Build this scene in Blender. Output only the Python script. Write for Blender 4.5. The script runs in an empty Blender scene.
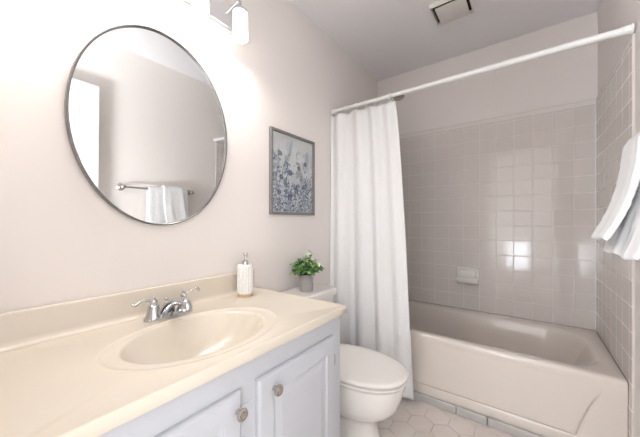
import bpy, bmesh, math, random
from mathutils import Vector, Matrix, noise
random.seed(7)
scene = bpy.context.scene
COL = scene.collection
PI = math.pi

# ------------------------------------------------------------------ camera
YAW = 0.6358
CX, CH = 1.1608, 1.105
cam_d = bpy.data.cameras.new('camera')
cam = bpy.data.objects.new('camera', cam_d)
COL.objects.link(cam)
cam_d.sensor_width = 36.0
cam_d.lens = 281.5 * 36.0 / 640.0
cam_d.shift_y = 3.27 / 640.0
cam_d.clip_start = 0.02
cam.location = (CX, 0.0, CH)
cam.rotation_euler = (PI / 2, 0.0, YAW)
scene.camera = cam

# ------------------------------------------------------------------ world, light, exposure
world = bpy.data.worlds.new('world')
scene.world = world
world.use_nodes = True
world.node_tree.nodes['Background'].inputs[0].default_value = (0.85, 0.92, 1.0, 1)
world.node_tree.nodes['Background'].inputs[1].default_value = 1.0
BULB_STRENGTH = 1.0
LAMP_POWER = 0.36
HALL_POWER = 64.0
WINDOW_STRENGTH = 4.0


def area_light(name, loc, target, sx, sy, power, color):
    d = bpy.data.lights.new(name, 'AREA')
    d.shape = 'RECTANGLE'
    d.size, d.size_y = sx, sy
    d.energy = power
    d.color = color
    o = bpy.data.objects.new(name, d)
    COL.objects.link(o)
    o.location = loc
    d.spread = PI
    o.rotation_euler = (Vector(target) - Vector(loc)).to_track_quat('-Z', 'X' if abs(target[2] - loc[2]) > 1.5 and sy > sx else 'Y').to_euler()
    return o


# added fill lamps hidden beside the doorway, bounced upward in place of next-room daylight
area_light('hall_fill_uplight', (0.08, -1.45, 0.20), (0.30, -1.45, 2.4), 0.5, 2.0, HALL_POWER, (0.93, 0.96, 1.0))
area_light('hall_fill_uplight', (2.10, -1.45, 0.20), (1.85, -1.45, 2.4), 0.5, 2.0, HALL_POWER * 0.10, (0.93, 0.96, 1.0))

vs = scene.view_settings
scene.display_settings.display_device = 'sRGB'
vs.view_transform = 'Standard'
vs.look = 'None'
vs.gamma = 1.0
vs.exposure = 2.05
vs.use_curve_mapping = False

# ------------------------------------------------------------------ materials


def lin(c):
    c = c / 255.0
    return c / 12.92 if c <= 0.04045 else ((c + 0.055) / 1.055) ** 2.4


def rgb(r, g, b):
    return (lin(r), lin(g), lin(b), 1.0)


def mat(name, col, rough=0.5, metal=0.0, coat=0.0, spec=0.5, bump=None, mottle=None, emit=None, coat_rough=0.03):
    """bump = (scale, strength, distance); mottle = (scale, amount) small colour variation of the thing itself"""
    m = bpy.data.materials.new(name)
    m.use_nodes = True
    nt = m.node_tree
    b = nt.nodes['Principled BSDF']
    b.inputs['Base Color'].default_value = col
    b.inputs['Roughness'].default_value = rough
    b.inputs['Metallic'].default_value = metal
    b.inputs['Coat Weight'].default_value = coat
    b.inputs['Coat Roughness'].default_value = coat_rough
    b.inputs['Specular IOR Level'].default_value = spec
    tc = nt.nodes.new('ShaderNodeTexCoord')
    if mottle:
        n = nt.nodes.new('ShaderNodeTexNoise')
        n.inputs['Scale'].default_value = mottle[0]
        n.inputs['Detail'].default_value = 4
        nt.links.new(tc.outputs['Object'], n.inputs['Vector'])
        mx = nt.nodes.new('ShaderNodeMix')
        mx.data_type = 'RGBA'
        k = mottle[1]
        mx.inputs[6].default_value = (col[0] * (1 - k), col[1] * (1 - k), col[2] * (1 - k), 1)
        mx.inputs[7].default_value = (min(1, col[0] * (1 + k)), min(1, col[1] * (1 + k)), min(1, col[2] * (1 + k)), 1)
        nt.links.new(n.outputs['Fac'], mx.inputs[0])
        nt.links.new(mx.outputs[2], b.inputs['Base Color'])
    if bump:
        n = nt.nodes.new('ShaderNodeTexNoise')
        n.inputs['Scale'].default_value = bump[0]
        n.inputs['Detail'].default_value = 3
        nt.links.new(tc.outputs['Object'], n.inputs['Vector'])
        bp = nt.nodes.new('ShaderNodeBump')
        bp.inputs['Strength'].default_value = bump[1]
        bp.inputs['Distance'].default_value = bump[2]
        nt.links.new(n.outputs['Fac'], bp.inputs['Height'])
        nt.links.new(bp.outputs['Normal'], b.inputs['Normal'])
    if emit:
        b.inputs['Emission Color'].default_value = emit[0]
        b.inputs['Emission Strength'].default_value = emit[1]
    return m


def waffle_mat(name, col, pitch, strength):
    m = mat(name, col, 0.9, spec=0.2)
    nt = m.node_tree
    b = nt.nodes['Principled BSDF']
    b.inputs['Sheen Weight'].default_value = 0.15
    tc = nt.nodes.new('ShaderNodeTexCoord')
    vor = nt.nodes.new('ShaderNodeTexVoronoi')
    vor.distance = 'CHEBYCHEV'
    vor.inputs['Scale'].default_value = 1.0 / pitch
    vor.inputs['Randomness'].default_value = 0.55
    nt.links.new(tc.outputs['UV'], vor.inputs['Vector'])
    bp = nt.nodes.new('ShaderNodeBump')
    bp.inputs['Strength'].default_value = strength
    bp.inputs['Distance'].default_value = 0.004
    nt.links.new(vor.outputs['Distance'], bp.inputs['Height'])
    nt.links.new(bp.outputs['Normal'], b.inputs['Normal'])
    return m


def glass_mat(name):
    m = bpy.data.materials.new(name)
    m.use_nodes = True
    nt = m.node_tree
    for n in list(nt.nodes):
        nt.nodes.remove(n)
    out = nt.nodes.new('ShaderNodeOutputMaterial')
    tr = nt.nodes.new('ShaderNodeBsdfTransparent')
    tr.inputs[0].default_value = (0.93, 0.94, 0.95, 1)
    gl = nt.nodes.new('ShaderNodeBsdfGlossy')
    gl.inputs['Roughness'].default_value = 0.05
    lw = nt.nodes.new('ShaderNodeLayerWeight')
    lw.inputs['Blend'].default_value = 0.35
    mx = nt.nodes.new('ShaderNodeMixShader')
    nt.links.new(lw.outputs['Facing'], mx.inputs[0])
    nt.links.new(tr.outputs[0], mx.inputs[1])
    nt.links.new(gl.outputs[0], mx.inputs[2])
    nt.links.new(mx.outputs[0], out.inputs[0])
    return m


M = {}
M['wall'] = mat('wall_paint', rgb(238, 231, 227), 0.75, spec=0.3, bump=(140, 0.06, 0.002))
M['ceiling'] = mat('ceiling_paint', rgb(240, 239, 240), 0.9, spec=0.2, bump=(90, 0.08, 0.003))
M['tile'] = mat('glazed_tile', rgb(219, 211, 206), 0.09, spec=0.5, mottle=(3.0, 0.02), bump=(18, 0.015, 0.002))
M['grout'] = mat('tile_grout', rgb(230, 224, 219), 0.6)
M['floor_tile'] = mat('floor_tile', rgb(232, 222, 216), 0.32, mottle=(14, 0.05))
M['floor_grout'] = mat('floor_grout', rgb(206, 197, 192), 0.8)
M['kerb_tile'] = mat('kerb_tile', rgb(190, 187, 184), 0.25)
M['trim'] = mat('white_trim', rgb(238, 238, 238), 0.35)
M['hall_paint'] = mat('hall_paint', rgb(205, 203, 200), 0.85)
M['carpet'] = mat('hall_carpet', rgb(170, 160, 150), 0.95)
M['pane'] = mat('window_pane_daylight', rgb(240, 245, 255), 0.3, emit=((0.86, 0.92, 1.0, 1), WINDOW_STRENGTH))
M['marble'] = mat('cultured_marble', rgb(220, 210, 195), 0.22, coat=0.15, mottle=(6, 0.025))
M['cabinet'] = mat('cabinet_white', rgb(194, 196, 202), 0.38, bump=(60, 0.03, 0.002))
M['chrome'] = mat('chrome', (0.58, 0.59, 0.61, 1), 0.08, 1.0)
M['plate'] = mat('polished_plate', (0.90, 0.90, 0.91, 1), 0.3, 1.0)
M['nickel'] = mat('brushed_nickel', (0.56, 0.53, 0.49, 1), 0.22, 1.0)
M['steel'] = mat('mirror_frame_metal', (0.20, 0.195, 0.19, 1), 0.28, 1.0)
M['mirror'] = mat('mirror_glass', (0.93, 0.95, 0.95, 1), 0.005, 1.0)
M['dish'] = mat('white_glazed_ceramic', rgb(246, 243, 238), 0.12, coat=0.4)
M['dark'] = mat('painted_duct_shade', rgb(40, 36, 34), 0.8)
M['tub'] = mat('bone_enamel', rgb(226, 217, 209), 0.14, coat=0.5)
M['toilet'] = mat('bone_china', rgb(234, 230, 226), 0.12, coat=0.5)
M['seat'] = mat('toilet_seat_plastic', rgb(236, 232, 227), 0.22)
M['white_metal'] = mat('white_rod', rgb(242, 242, 242), 0.3)
M['vent'] = mat('vent_plastic', rgb(226, 222, 216), 0.5)
M['curtain'] = waffle_mat('waffle_cotton', rgb(239, 239, 240), 0.016, 0.5)
M['towel'] = mat('terry_cotton', rgb(238, 238, 239), 0.95, spec=0.1, bump=(420, 0.5, 0.004))
M['towel_band'] = mat('terry_border', rgb(236, 236, 237), 0.85, spec=0.2, bump=(900, 0.25, 0.002))
M['glass'] = glass_mat('clear_shade_glass')
M['bulb'] = mat('lit_frosted_glass', rgb(255, 244, 230), 0.4, emit=((1.0, 0.965, 0.935, 1), BULB_STRENGTH))
M['frame_wood'] = mat('grey_frame_wood', rgb(124, 121, 120), 0.55, mottle=(60, 0.15), bump=(120, 0.2, 0.002))
M['bottle'] = mat('white_ceramic', rgb(243, 243, 241), 0.25)
M['wood'] = mat('pale_wood', rgb(206, 176, 142), 0.5, mottle=(80, 0.12))
M['pot'] = mat('grey_concrete', rgb(176, 171, 169), 0.8, bump=(220, 0.3, 0.002), mottle=(60, 0.06))
M['soil'] = mat('soil', rgb(60, 48, 38), 0.95, bump=(200, 0.8, 0.01))
M['stem'] = mat('plant_stem', rgb(86, 112, 60), 0.6)

# ------------------------------------------------------------------ helpers
ORIGIN = {}


def obj(name, bm, m, parent=None, smooth=None, base=None):
    """link bm (built in world coordinates) as ONE mesh object; its origin is the parent's or base"""
    org = Vector((0, 0, 0))
    if parent is not None:
        org = ORIGIN[parent.name]
    elif base is not None:
        org = Vector(base)
    if org.length:
        bmesh.ops.translate(bm, verts=bm.verts, vec=-org)
    me = bpy.data.meshes.new(name)
    bm.to_mesh(me)
    bm.free()
    o = bpy.data.objects.new(name, me)
    COL.objects.link(o)
    for x in (m if isinstance(m, (list, tuple)) else [m]):
        me.materials.append(x)
    if parent is not None:
        o.parent = parent
    else:
        o.location = org
    ORIGIN[o.name] = org
    if smooth:
        for p in me.polygons:
            p.use_smooth = True
        if smooth is not True:
            me.set_sharp_from_angle(angle=math.radians(smooth))
    return o


def thing(name, label, cat, loc, group=None):
    o = bpy.data.objects.new(name, None)
    COL.objects.link(o)
    o.empty_display_size = 0.05
    o.location = loc
    ORIGIN[o.name] = Vector(loc)
    return tag(o, label, cat, group)


def tag(o, label, cat, group=None):
    o['label'] = label
    o['category'] = cat
    if group:
        o['group'] = group
    return o


def struct(o):
    o['kind'] = 'structure'
    return o


def fix(bm):
    bmesh.ops.recalc_face_normals(bm, faces=bm.faces)
    return bm


def box(bm, x0, x1, y0, y1, z0, z1, bev=0.0, seg=2):
    r = bmesh.ops.create_cube(bm, size=1.0)
    vs_ = r['verts']
    for v in vs_:
        v.co = Vector(((x0 + x1) / 2 + v.co.x * (x1 - x0), (y0 + y1) / 2 + v.co.y * (y1 - y0), (z0 + z1) / 2 + v.co.z * (z1 - z0)))
    if bev > 0:
        es = list({e for v in vs_ for e in v.link_edges})
        bmesh.ops.bevel(bm, geom=es, offset=bev, segments=seg, profile=0.5, affect='EDGES', clamp_overlap=True)
    return bm


def boxbm(*a, **k):
    return box(bmesh.new(), *a, **k)


def loft(bm, rings, cap0=True, cap1=True, closed=True):
    """rings: lists of points with equal count"""
    vr = [[bm.verts.new(p) for p in r] for r in rings]
    n = len(vr[0])
    for a, b in zip(vr[:-1], vr[1:]):
        for i in range(n if closed else n - 1):
            j = (i + 1) % n
            bm.faces.new((a[i], a[j], b[j], b[i]))
    if cap0:
        bm.faces.new(list(reversed(vr[0])))
    if cap1:
        bm.faces.new(vr[-1])
    return vr


def frame_from(axis):
    a = Vector(axis).normalized()
    h = Vector((0, 0, 1)) if abs(a.z) < 0.9 else Vector((0, 1, 0))
    u = a.cross(h).normalized()
    v = a.cross(u).normalized()
    return a, u, v


def lathe(bm, base, axis, prof, seg=32, cap0=True, cap1=True):
    """prof: (radius, distance along the axis)"""
    a, u, v = frame_from(axis)
    b = Vector(base)
    rings = []
    for r, h in prof:
        r = max(r, 1e-5)
        rings.append([b + a * h + (u * math.cos(t) + v * math.sin(t)) * r for t in [2 * PI * k / seg for k in range(seg)]])
    loft(bm, rings, cap0, cap1)
    return fix(bm)


def tube(bm, pts, radii, seg=14, cap=True):
    pts = [Vector(p) for p in pts]
    if not isinstance(radii, (list, tuple)):
        radii = [radii] * len(pts)
    d0 = (pts[1] - pts[0]).normalized()
    _, u, v = frame_from(d0)
    rings = []
    for i, p in enumerate(pts):
        if i == 0:
            d = pts[1] - pts[0]
        elif i == len(pts) - 1:
            d = pts[-1] - pts[-2]
        else:
            d = (pts[i + 1] - pts[i]).normalized() + (pts[i] - pts[i - 1]).normalized()
        d.normalize()
        u = (u - d * u.dot(d)).normalized()
        v = d.cross(u).normalized()
        r = radii[i]
        rings.append([p + (u * math.cos(t) + v * math.sin(t)) * r for t in [2 * PI * k / seg for k in range(seg)]])
    loft(bm, rings, cap, cap)
    return fix(bm)


def smooth_path(ctrl, n=8):
    """Catmull-Rom through control tuples of any length"""
    out = []
    P = [list(c) for c in ctrl]
    P = [P[0]] + P + [P[-1]]
    for i in range(1, len(P) - 2):
        for k in range(n):
            t = k / n
            out.append([0.5 * ((2 * P[i][j]) + (-P[i - 1][j] + P[i + 1][j]) * t + (2 * P[i - 1][j] - 5 * P[i][j] + 4 * P[i + 1][j] - P[i + 2][j]) * t * t
                               + (-P[i - 1][j] + 3 * P[i][j] - 3 * P[i + 1][j] + P[i + 2][j]) * t ** 3) for j in range(len(P[i]))])
    out.append(P[-2])
    return out


def ring_panel(bm, O, U, V, N, stack):
    """nested rectangles (u0, u1, v0, v1, height) joined into a moulded panel"""
    O, U, V, N = Vector(O), Vector(U), Vector(V), Vector(N)
    rings = []
    for u0, u1, v0, v1, h in stack:
        rings.append([O + U * u + V * v + N * h for u, v in ((u0, v0), (u1, v0), (u1, v1), (u0, v1))])
    loft(bm, rings)
    return fix(bm)


def inset_stack(u0, u1, v0, v1, prof):
    return [(u0 + d, u1 - d, v0 + d, v1 - d, h) for d, h in prof]


def rrect(x0, x1, y0, y1, r, n=10):
    """rounded rectangle, 4*(n+1) points counter-clockwise; r one radius or four (x1y1, x0y1, x0y0, x1y0)"""
    rs = r if isinstance(r, (list, tuple)) else [r] * 4
    out = []
    for (cx, cy, a0, rr) in ((x1, y1, 0, rs[0]), (x0, y1, 90, rs[1]), (x0, y0, 180, rs[2]), (x1, y0, 270, rs[3])):
        sx = -1 if cx == x1 else 1
        sy = -1 if cy == y1 else 1
        for k in range(n + 1):
            a = math.radians(a0 + 90 * k / n)
            out.append((cx + sx * rr + rr * math.cos(a), cy + sy * rr + rr * math.sin(a)))
    return out


# ------------------------------------------------------------------ the room
W = 1.52            # left wall x=0, right wall x=W
YB = 2.4996         # back wall
YF = 0.02           # front wall's inner face (the camera stands in its doorway)
HC = 2.449          # ceiling
ZT = 1.894          # top of the wall tile
YT = 1.722          # front edge of the tiled surround
ZR = 0.4163         # tub rim
TY = 1.767          # tub front
T = 0.12

# floor: large hexagon tiles over grout
bm = bmesh.new()
box(bm, -T, W + T, YF - T, YB + T, -0.12, -0.003)
floor = struct(obj('floor', bm, M['floor_grout']))
bm = bmesh.new()
R = 0.0715
dx, dy = math.sqrt(3) * R, 1.5 * R
g = 0.0018
for j in range(-16, 4):
    for i in range(-7, 9):
        cx, cy = 0.688 + i * dx + (dx / 2 if j % 2 else 0), 1.57 + j * dy
        if not (-0.05 < cx < W + 0.05 and -0.02 < cy < TY + 0.05):
            continue
        tz = random.uniform(-0.0003, 0.0003)
        rings = []
        for rr, z in ((R - g, -0.004), (R - g, -0.001), (R - g - 0.002, 0.0)):
            rings.append([Vector((min(max(cx + rr * math.cos(a), 0.0), W), min(max(cy + rr * math.sin(a), YF), TY + 0.01), z + tz)) for a in [PI / 6 + k * PI / 3 for k in range(6)]])
        try:
            loft(bm, rings, cap0=False)
        except ValueError:
            pass
bmesh.ops.dissolve_degenerate(bm, dist=1e-5, edges=bm.edges)
fix(bm)
hx = obj('hexagon_tile', bm, M['floor_tile'], floor)

wl = struct(obj('wall_left', boxbm(-T, 0, YF - T, YB + T, 0, HC), M['wall']))
wb = struct(obj('wall_back', boxbm(0, W, YB, YB + T, 0, HC), M['wall']))
wr = struct(obj('wall_right', boxbm(W, W + T, YF - T, YB + T, 0, HC), M['wall']))
DX0, DX1, DH = 0.700, 1.470, 2.06
bm = bmesh.new()
box(bm, 0, DX0, YF - T, YF, 0, HC)
box(bm, DX0, DX1, YF - T, YF, DH, HC)
box(bm, DX1, W, YF - T, YF, 0, HC)
struct(obj('wall_front', bm, M['wall']))
struct(obj('ceiling', boxbm(-T, W + T, YF - T, YB + T, HC, HC + T), M['ceiling']))


# glazed wall tile: grout bed + separate bevelled tiles, one panel per wall
def tile_panel(parent, O, U, V, N, width, u_first, v0, v1, pitch=0.1095):
    O, U, V, N = Vector(O), Vector(U), Vector(V), Vector(N)
    bed = bmesh.new()
    ring_panel(bed, O, U, V, N, [(0.002, width, v0, v1 - 0.006, 0.0), (0.002, width, v0, v1 - 0.006, 0.0076)])
    obj('tile_grout', bed, M['grout'], parent)
    bm = bmesh.new()
    us = [0.0]
    u = u_first
    while u < width - 0.004:
        if u > 0.004:
            us.append(u)
        u += pitch
    us.append(width)
    vsx = [v1]
    v = v1 - 0.052
    while v > v0 + 0.004:
        vsx.append(v)
        v -= pitch
    vsx.append(v0)
    gq = 0.0013
    for a, b in zip(us[:-1], us[1:]):
        for k, (c, d) in enumerate(zip(vsx[1:], vsx[:-1])):
            if b - a < 0.008 or d - c < 0.008:
                continue
            t1, t2 = random.gauss(0, 0.0012), random.gauss(0, 0.0012)
            rings = []
            for ins, h in ((gq, 0.0), (gq, 0.0068), (gq + 0.0018, 0.0085)):
                pts = []
                for uu, vv in ((a + ins, c + ins), (b - ins, c + ins), (b - ins, d - ins), (a + ins, d - ins)):
                    hh = h + (t1 * (uu - (a + b) / 2) + t2 * (vv - (c + d) / 2) if h > 0.004 else 0)
                    if k == 0 and vv > c + 0.02 and h > 0.008:
                        hh -= 0.003       # rounded top row
                    pts.append(O + U * uu + V * vv + N * hh)
                rings.append(pts)
            loft(bm, rings, cap0=False)
    fix(bm)
    return obj('glazed_tile', bm, M['tile'], parent)


tile_panel(wb, (0, YB, 0), (1, 0, 0), (0, 0, 1), (0, -1, 0), W, 1.516 - 13 * 0.1095, ZR - 0.03, ZT)
tile_panel(wr, (W, YT, 0), (0, 1, 0), (0, 0, 1), (-1, 0, 0), YB - 0.009 - YT, 0.04, 0.0, ZT)
tile_panel(wl, (0, YT, 0), (0, 1, 0), (0, 0, 1), (1, 0, 0), YB - 0.009 - YT, 0.04, 0.0, ZT)

struct(obj('trim_3', boxbm(W - 0.0125, W - 0.0085, YB - 0.0125, YB - 0.0085, ZR, ZT - 0.004), M['trim']))

# kerb strip of narrow grey tiles at the foot of the tub
bm = bmesh.new()
x = 0.03
edges = [0.012, 0.306, 0.612, 0.918, 1.224, 1.508]
edges = [0.012, 0.22, 0.525, 0.83, 0.985, 1.29, 1.508]
for a, b in zip(edges[:-1], edges[1:]):
    box(bm, a + 0.001, b - 0.001, 1.757, 1.776, 0.0, 0.048, bev=0.007, seg=4)
struct(obj('trim_1', bm, M['kerb_tile'], smooth=30))
struct(obj('baseboard_left', boxbm(0, 0.014, 0.995, YT - 0.002, 0, 0.09, bev=0.004), M['trim']))
bm = boxbm(W - 0.014, W, 0.80, YT - 0.002, 0, 0.09, bev=0.004)
struct(obj('baseboard_right', bm, M['trim']))

# doorway casing behind the camera and the door, opened back along the right wall
bm = bmesh.new()
box(bm, DX0 - 0.06, DX0, YF - T - 0.015, YF - T, 0, DH + 0.06, bev=0.003)
box(bm, DX1, DX1 + 0.06, YF - T - 0.015, YF - T, 0, DH + 0.06, bev=0.003)
box(bm, DX0, DX1, YF - T - 0.015, YF - T, DH, DH + 0.06, bev=0.003)
struct(obj('trim_2', bm, M['trim']))
bm = bmesh.new()
dx0, dx1, dy0, dy1 = 1.432, 1.467, 0.024, 0.702
box(bm, dx0 + 0.006, dx1, dy0, dy1, 0.012, DH - 0.006, bev=0.002)
pan = []
for (za, zb) in ((0.22, 0.80), (0.93, 1.62), (1.74, 1.94)):
    for (ya, yb) in ((dy0 + 0.09, (dy0 + dy1) / 2 - 0.04), ((dy0 + dy1) / 2 + 0.04, dy1 - 0.09)):
        pan.append((ya, yb, za, zb))
# face frame = rails and stiles 6 mm proud, panels sunk between them
box(bm, dx0, dx0 + 0.008, dy0, dy0 + 0.09, 0.012, DH - 0.006, bev=0.002)
box(bm, dx0, dx0 + 0.008, dy1 - 0.09, dy1, 0.012, DH - 0.006, bev=0.002)
box(bm, dx0, dx0 + 0.008, (dy0 + dy1) / 2 - 0.04, (dy0 + dy1) / 2 + 0.04, 0.012, DH - 0.006, bev=0.002)
for za, zb in ((0.012, 0.22), (0.80, 0.93), (1.62, 1.74), (1.94, DH - 0.006)):
    for ya, yb in ((dy0 + 0.0905, (dy0 + dy1) / 2 - 0.0405), ((dy0 + dy1) / 2 + 0.0405, dy1 - 0.0905)):
        box(bm, dx0, dx0 + 0.008, ya, yb, za, zb, bev=0.002)
for ya, yb, za, zb in pan:
    ring_panel(bm, (dx0 + 0.007, ya, za), (0, 1, 0), (0, 0, 1), (-1, 0, 0), inset_stack(0, yb - ya, 0, zb - za, [(0.012, -0.001), (0.03, 0.005)]))
door = struct(obj('door_1', bm, M['trim'], base=(1.45, dy0, 0)))
bm = bmesh.new()
lathe(bm, (dx0, 0.642, 0.95), (-1, 0, 0), [(0.03, 0), (0.03, 0.006), (0.011, 0.01), (0.011, 0.03), (0.024, 0.036), (0.026, 0.05), (0.018, 0.06), (0, 0.062)])
kn = obj('door_handle', bm, M['nickel'], door, smooth=40)

# the next room, seen only as a reflection in the glazed tile
HY = -2.7
struct(obj('floor_hall', boxbm(-0.6, 2.4, HY, YF - T, -0.12, 0.0), M['carpet']))
struct(obj('ceiling_hall', boxbm(-0.6, 2.4, HY, YF - T, HC, HC + T), M['hall_paint']))
struct(obj('wall_hall_left', boxbm(-0.72, -0.6, HY, YF - T, 0, HC), M['hall_paint']))
struct(obj('wall_hall_right', boxbm(2.4, 2.52, HY, YF - T, 0, HC), M['hall_paint']))
struct(obj('wall_hall_side', boxbm(-0.6, -T, YF - T, YF, 0, HC), M['hall_paint']))
struct(obj('wall_hall_end', boxbm(W + T, 2.4, YF - T, YF, 0, HC), M['hall_paint']))
WX0, WX1, WZ0, WZ1 = 0.755, 1.205, 0.03, 0.69
bm = bmesh.new()
box(bm, -0.6, WX0, HY - T, HY, 0, HC)
box(bm, WX1, 2.4, HY - T, HY, 0, HC)
box(bm, WX0, WX1, HY - T, HY, 0, WZ0)
box(bm, WX0, WX1, HY - T, HY, WZ1, HC)
struct(obj('wall_hall_far', bm, M['hall_paint']))
win = bmesh.new()
for a, b, c, d in ((WX0, WX1, WZ0, WZ0 + 0.03), (WX0, WX1, WZ1 - 0.03, WZ1), (WX0, WX0 + 0.03, WZ0, WZ1), (WX1 - 0.03, WX1, WZ0, WZ1),
                   (WX0, WX1, 0.345, 0.375), (0.885, 0.91, WZ0, WZ1)):
    box(win, a, b, HY - 0.06, HY - 0.01, c, d)
win = struct(obj('window_1', win, M['trim']))
obj('window_pane', boxbm(WX0 + 0.01, WX1 - 0.01, HY - 0.045, HY - 0.035, WZ0 + 0.01, WZ1 - 0.01), M['pane'], win)

# ------------------------------------------------------------------ bathtub
BX0, BX1 = 0.010, W - 0.010
BY0, BY1 = TY, YB - 0.010
tub = thing('bathtub', 'bone coloured alcove bathtub with a sculpted front, between the tiled walls', 'bathtub', ((BX0 + BX1) / 2, (BY0 + BY1) / 2, 0))
bm = bmesh.new()
NC = 10
outer = rrect(BX0, BX1, BY0, BY1, 0.004, NC)


def tub_ring(x0, x1, y0, y1, r, z):
    return [Vector((p[0], p[1], z)) for p in rrect(x0, x1, y0, y1, r, NC)]


rings = [
    tub_ring(BX0, BX1, BY0 + 0.030, BY1, 0.004, 0.02),
    tub_ring(BX0, BX1, BY0 + 0.030, BY1, 0.004, ZR - 0.06),
    tub_ring(BX0, BX1, BY0 + 0.002, BY1, 0.004, ZR - 0.05),
    tub_ring(BX0, BX1, BY0, BY1, 0.004, ZR - 0.022),
    tub_ring(BX0, BX1, BY0 + 0.002, BY1, 0.005, ZR - 0.010),
    tub_ring(BX0 + 0.002, BX1 - 0.002, BY0 + 0.008, BY1 - 0.002, 0.006, ZR - 0.002),
    tub_ring(BX0 + 0.006, BX1 - 0.006, BY0 + 0.018, BY1 - 0.008, 0.008, ZR + 0.0005),
    tub_ring(0.125, 1.452, BY0 + 0.050, 2.398, [0.20, 0.16, 0.12, 0.15], ZR - 0.001),
    tub_ring(0.133, 1.445, BY0 + 0.057, 2.391, [0.20, 0.16, 0.12, 0.15], ZR - 0.004),
    tub_ring(0.140, 1.437, BY0 + 0.064, 2.383, [0.195, 0.155, 0.115, 0.145], ZR - 0.014),
    tub_ring(0.147, 1.425, BY0 + 0.070, 2.376, [0.19, 0.155, 0.11, 0.14], ZR - 0.035),
    tub_ring(0.162, 1.370, BY0 + 0.086, 2.36, [0.17, 0.14, 0.11, 0.14], ZR - 0.16),
    tub_ring(0.180, 1.300, BY0 + 0.105, 2.342, [0.16, 0.13, 0.11, 0.14], ZR - 0.27),
    tub_ring(0.205, 1.240, BY0 + 0.130, 2.318, [0.14, 0.12, 0.11, 0.13], ZR - 0.318),
    tub_ring(0.26, 1.17, BY0 + 0.18, 2.27, [0.12, 0.10, 0.10, 0.11], ZR - 0.332),
    tub_ring(0.40, 1.0, BY0 + 0.27, 2.19, [0.05, 0.05, 0.05, 0.05], ZR - 0.335),
]
loft(bm, rings)
fix(bm)
obj('tub_body', bm, M['tub'], tub, smooth=50)
# sculpted front: a broad raised panel with a curved right end, the rest set back
bm = bmesh.new()
NX, NZ = 420, 90
za, zb = 0.044, ZR - 0.045


def apron_edge(z):          # right boundary of the raised panel at height z
    pts = [(0.0, 1.30), (0.09, 1.338), (0.103, 1.345), (0.165, 1.361), (0.245, 1.388), (0.331, 1.428), (0.36, 1.448), (0.40, 1.50)]
    for (z0, x0), (z1, x1) in zip(pts[:-1], pts[1:]):
        if z <= z1:
            t = (z - z0) / (z1 - z0)
            return x0 + (x1 - x0) * t
    return 1.5


def sstep(a, b, t):
    t = min(1, max(0, (t - a) / (b - a)))
    return t * t * (3 - 2 * t)


rows = []
for j in range(NZ + 1):
    z = za + (zb - za) * j / NZ
    row = []
    xe = apron_edge(z)
    xl = W - xe
    for i in range(NX + 1):
        x = BX0 + (BX1 - BX0) * i / NX
        slope = (apron_edge(z + 0.004) - apron_edge(z - 0.004)) / 0.008
        d = min((xe - x) / math.hypot(1, slope), (x - xl) / math.hypot(1, slope), (z - 0.101))
        k = sstep(-0.004, 0.008, d)
        groove = math.exp(-(d / 0.0065) ** 2) * 0.006
        fade = 1 - sstep(0.26, 0.355, z)         # the moulding dies out towards the rim
        y = TY + 0.003 + (0.008 * (1 - k) + groove) * fade
        row.append(bm.verts.new((x, y, z)))
    rows.append(row)
for a, b in zip(rows[:-1], rows[1:]):
    for i in range(NX):
        bm.faces.new((a[i], a[i + 1], b[i + 1], b[i]))
# depth behind the front face
be = [bm.verts.new((v.co.x, TY + 0.034, v.co.z)) for v in rows[0]]
te = [bm.verts.new((v.co.x, TY + 0.034, v.co.z)) for v in rows[-1]]
for i in range(NX):
    bm.faces.new((rows[0][i + 1], rows[0][i], be[i], be[i + 1]))
    bm.faces.new((rows[-1][i], rows[-1][i + 1], te[i + 1], te[i]))
fix(bm)
obj('tub_apron', bm, M['tub'], tub, smooth=50)
bm = bmesh.new()
lathe(bm, (0.30, 2.08, ZR - 0.334), (0, 0, 1), [(0.035, 0), (0.035, 0.003), (0.028, 0.005), (0.0, 0.002)])
obj('tub_drain', bm, M['chrome'], tub, smooth=40)

# soap dish set in the back wall
sd = thing('soap_dish', 'glazed ceramic soap dish with a lip, fixed to the tiled back wall above the tub', 'soap dish', (0.779, YB - 0.009, 0.62))
bm = bmesh.new()
yb_ = YB - 0.0075
O = (0.699, yb_, 0.628)
ring_panel(bm, O, (1, 0, 0), (0, 0, 1), (0, -1, 0),
           [(0, 0.16, 0, 0.118, 0), (0, 0.16, 0, 0.118, 0.014), (0.008, 0.152, 0.008, 0.110, 0.024), (0.017, 0.143, 0.017, 0.101, 0.024), (0.026, 0.134, 0.026, 0.096, 0.006)])
obj('back_plate', bm, M['dish'], sd, smooth=35)
bm = bmesh.new()
prof = [(0.014, 0.660), (0.034, 0.654), (0.058, 0.658), (0.070, 0.676), (0.078, 0.676), (0.079, 0.662), (0.066, 0.636), (0.042, 0.622), (0.014, 0.620)]
rr = []
for k in range(9):
    xx = 0.703 + 0.152 * k / 8
    s = 1 - 0.35 * abs(k / 4 - 1) ** 3
    rr.append([Vector((xx, yb_ - 0.006 - a * s, z)) for a, z in prof])
loft(bm, rr)
fix(bm)
obj('tray', bm, M['dish'], sd, smooth=35)

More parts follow.
